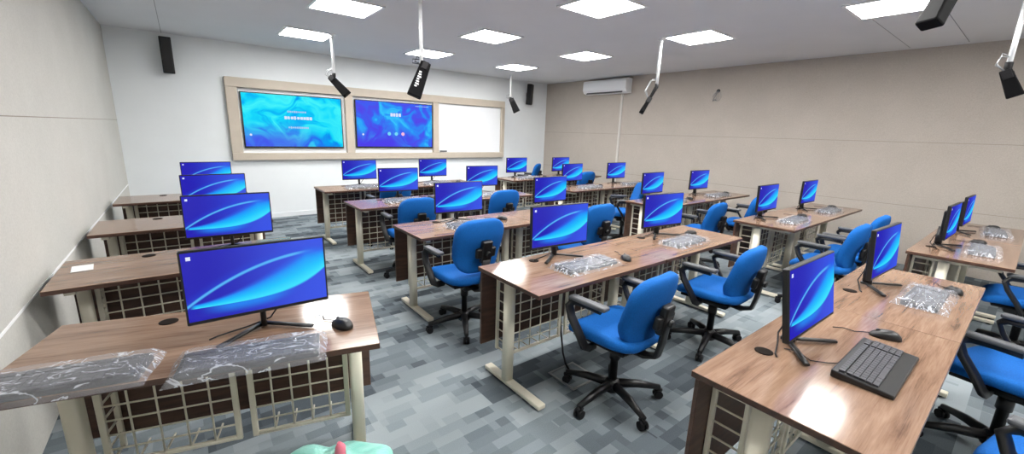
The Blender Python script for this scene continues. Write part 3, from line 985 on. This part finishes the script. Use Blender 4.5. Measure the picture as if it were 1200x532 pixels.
CHAIRS = [  # x, y, yaw, height change of the back cushion, base turn, label tail
    (1.92, 1.375, 0.06, -0.085, 0.25, 'in the foreground at the left desk, fourth middle row from the screens'),
    (3.09, 1.36, 0.06, -0.10, 0.5, 'at the right desk, fourth middle row from the screens'),
    (1.68, 2.72, 0.0, 0.0, 0.1, 'at the left desk, third middle row from the screens'),
    (3.06, 2.74, 0.0, 0.0, 0.7, 'at the right desk, third middle row from the screens, behind a monitor'),
    (1.88, 4.16, -0.05, -0.06, 0.3, 'at the left desk, second middle row from the screens'),
    (3.04, 4.20, 0.0, -0.05, 0.9, 'at the right desk, second middle row from the screens'),
    (2.17, 5.47, 0.0, -0.06, 0.2, 'at the left desk, first middle row, mostly behind a monitor'),
    (6.06, 7.15, 0.6, -0.02, 0.4, 'between the front wall and the first right desk row'),
    (5.92, 5.46, 0.0, -0.03, 0.8, 'at the right desk, first row from screens by the right wall'),
    (5.10, 3.76, 0.85, -0.03, 0.6, 'turned sideways at the left desk, second row by the right wall'),
    (4.94, 2.50, 0.05, -0.10, 0.1, 'at the left desk, third row from screens by the right wall'),
    (5.96, 2.45, 0.05, -0.07, 0.5, 'at the right desk, third row from screens by the right wall'),
    (4.67, 1.11, 0.0, -0.06, 0.3, 'at the left desk, fourth row from screens by the right wall'),
    (5.32, 1.10, 0.0, -0.04, 0.9, 'at the right desk, fourth row from screens by the right wall'),
    (4.95, -0.12, 0.1, -0.05, 0.2, 'at the left desk, fifth row from screens by the right wall'),
    (3.20, -0.12, -0.2, -0.05, 0.6, 'at the right desk, nearest middle row'),
    (2.35, -0.30, -0.2, -0.05, 0.1, 'at the picture edge behind the nearest foreground desk'),
]
cp = make_chair()
for i, (x, y, a, dz, bt, lab) in enumerate(CHAIRS):
    o = cp if i == 0 else copy_tree(cp)
    o.location = (x, y, 0); o.rotation_euler = (0, 0, a)
    for ch in o.children:
        if ch.name.startswith(('backrest', 'back_cover')):
            ch.location.z = dz
            ch.location.y = 0.16 * -dz
        if ch.name.startswith('star_base'):
            ch.rotation_euler = (0, 0, bt)
    tag(o, 'blue office chair ' + lab, 'chair', 'blue office chairs')

# ------------------------------------------------------------------ odds and ends
# floor box + cable by the fourth middle row
t = thing('floor_box', 'grey floor outlet box set in the carpet under the fourth middle desk', 'floor box', (1.90, 1.68, 0))
bm = BM()
for (x0, x1, y0, y1) in ((-0.12, 0.12, 0.105, 0.12), (-0.12, 0.12, -0.12, -0.105), (-0.12, -0.105, -0.105, 0.105), (0.105, 0.12, -0.105, 0.105)):
    box(bm, x0, x1, y0, y1, 0.0, 0.006)
obj('box_frame', bm, 'grey_metal', t)
bm = BM(); box(bm, -0.104, 0.104, -0.104, 0.104, 0.0, 0.004); obj('box_lid', bm, 'carpet', t)
bm = BM()
tube(bm, [(2.03, 1.955, 0.30), (2.02, 1.93, 0.18), (1.98, 1.86, 0.06), (1.95, 1.80, 0.015), (1.92, 1.74, 0.012)], 0.007, 8)
tag(obj('floor_cable', bm, 'black_matte'), 'black cable running from the fourth middle desk down to the floor box', 'cable')
# crumpled teal plastic bag
t = thing('plastic_bag', 'crumpled teal plastic bag on the floor before the nearest left desk', 'bag', (0.25, 1.41, 0.0))
rr = random.Random(5)
ph = [(rr.uniform(1, 6), rr.uniform(1, 6), rr.uniform(0, 6.28), rr.uniform(0.02, 0.045)) for _ in range(14)]
bm = BM()
def bagf(u, v):
    cv, sv = math.cos(v), math.sin(v)
    r = 1.0 + sum(a * math.sin(round(p) * u + round(q_) * v + s) for p, q_, s, a in ph)
    return Vector((0.27 * r * spow(cv, 0.8) * math.cos(u), 0.22 * r * spow(cv, 0.8) * math.sin(u), 0.20 + 0.20 * spow(sv, 0.85) * (r if sv > 0 else 1)))
blob(bm, bagf, 56, 30)
obj('bag_body', bm, 'teal_bag', t)
bm = BM()
tube(bm, [(0.08, 0.0, 0.37), (0.085, 0.0, 0.425), (0.08, 0.0, 0.445)], [0.022, 0.018, 0.006], 8)
obj('tie', bm, 'pink_cloth', t, label='pink tied top')

# ------------------------------------------------------------------ camera and colour
def camera():
    yaw, pitch, roll = 0.6701, -0.2244, 0.0337
    cy, sy, cpp, spp = math.cos(yaw), math.sin(yaw), math.cos(pitch), math.sin(pitch)
    fw = Vector((sy * cpp, cy * cpp, spp)); r = Vector((cy, -sy, 0)); u = r.cross(fw)
    cr, sr = math.cos(roll), math.sin(roll)
    r2 = r * cr + u * sr; u2 = u * cr - r * sr
    M = Matrix(((r2.x, u2.x, -fw.x, 0), (r2.y, u2.y, -fw.y, 0), (r2.z, u2.z, -fw.z, 1.588), (0, 0, 0, 1)))
    cd = bpy.data.cameras.new('camera')
    cd.sensor_width = 36; cd.lens = 482.4 / 1200 * 36
    cd.clip_start = 0.02; cd.clip_end = 60
    o = bpy.data.objects.new('camera', cd)
    COL.objects.link(o)
    o.matrix_world = M
    S.camera = o
camera()
w = bpy.data.worlds.new('room_air'); S.world = w
w.use_nodes = True
w.node_tree.nodes['Background'].inputs[0].default_value = (0.8, 0.85, 0.9, 1)
w.node_tree.nodes['Background'].inputs[1].default_value = 0.05
S.view_settings.view_transform = 'Standard'
S.view_settings.look = 'None'
S.view_settings.gamma = 1.0
S.view_settings.exposure = 0.0
S.view_settings.use_curve_mapping = False
S.cycles.use_denoising = True
S.cycles.max_bounces = 8
S.cycles.diffuse_bounces = 5
S.cycles.sample_clamp_indirect = 8.0
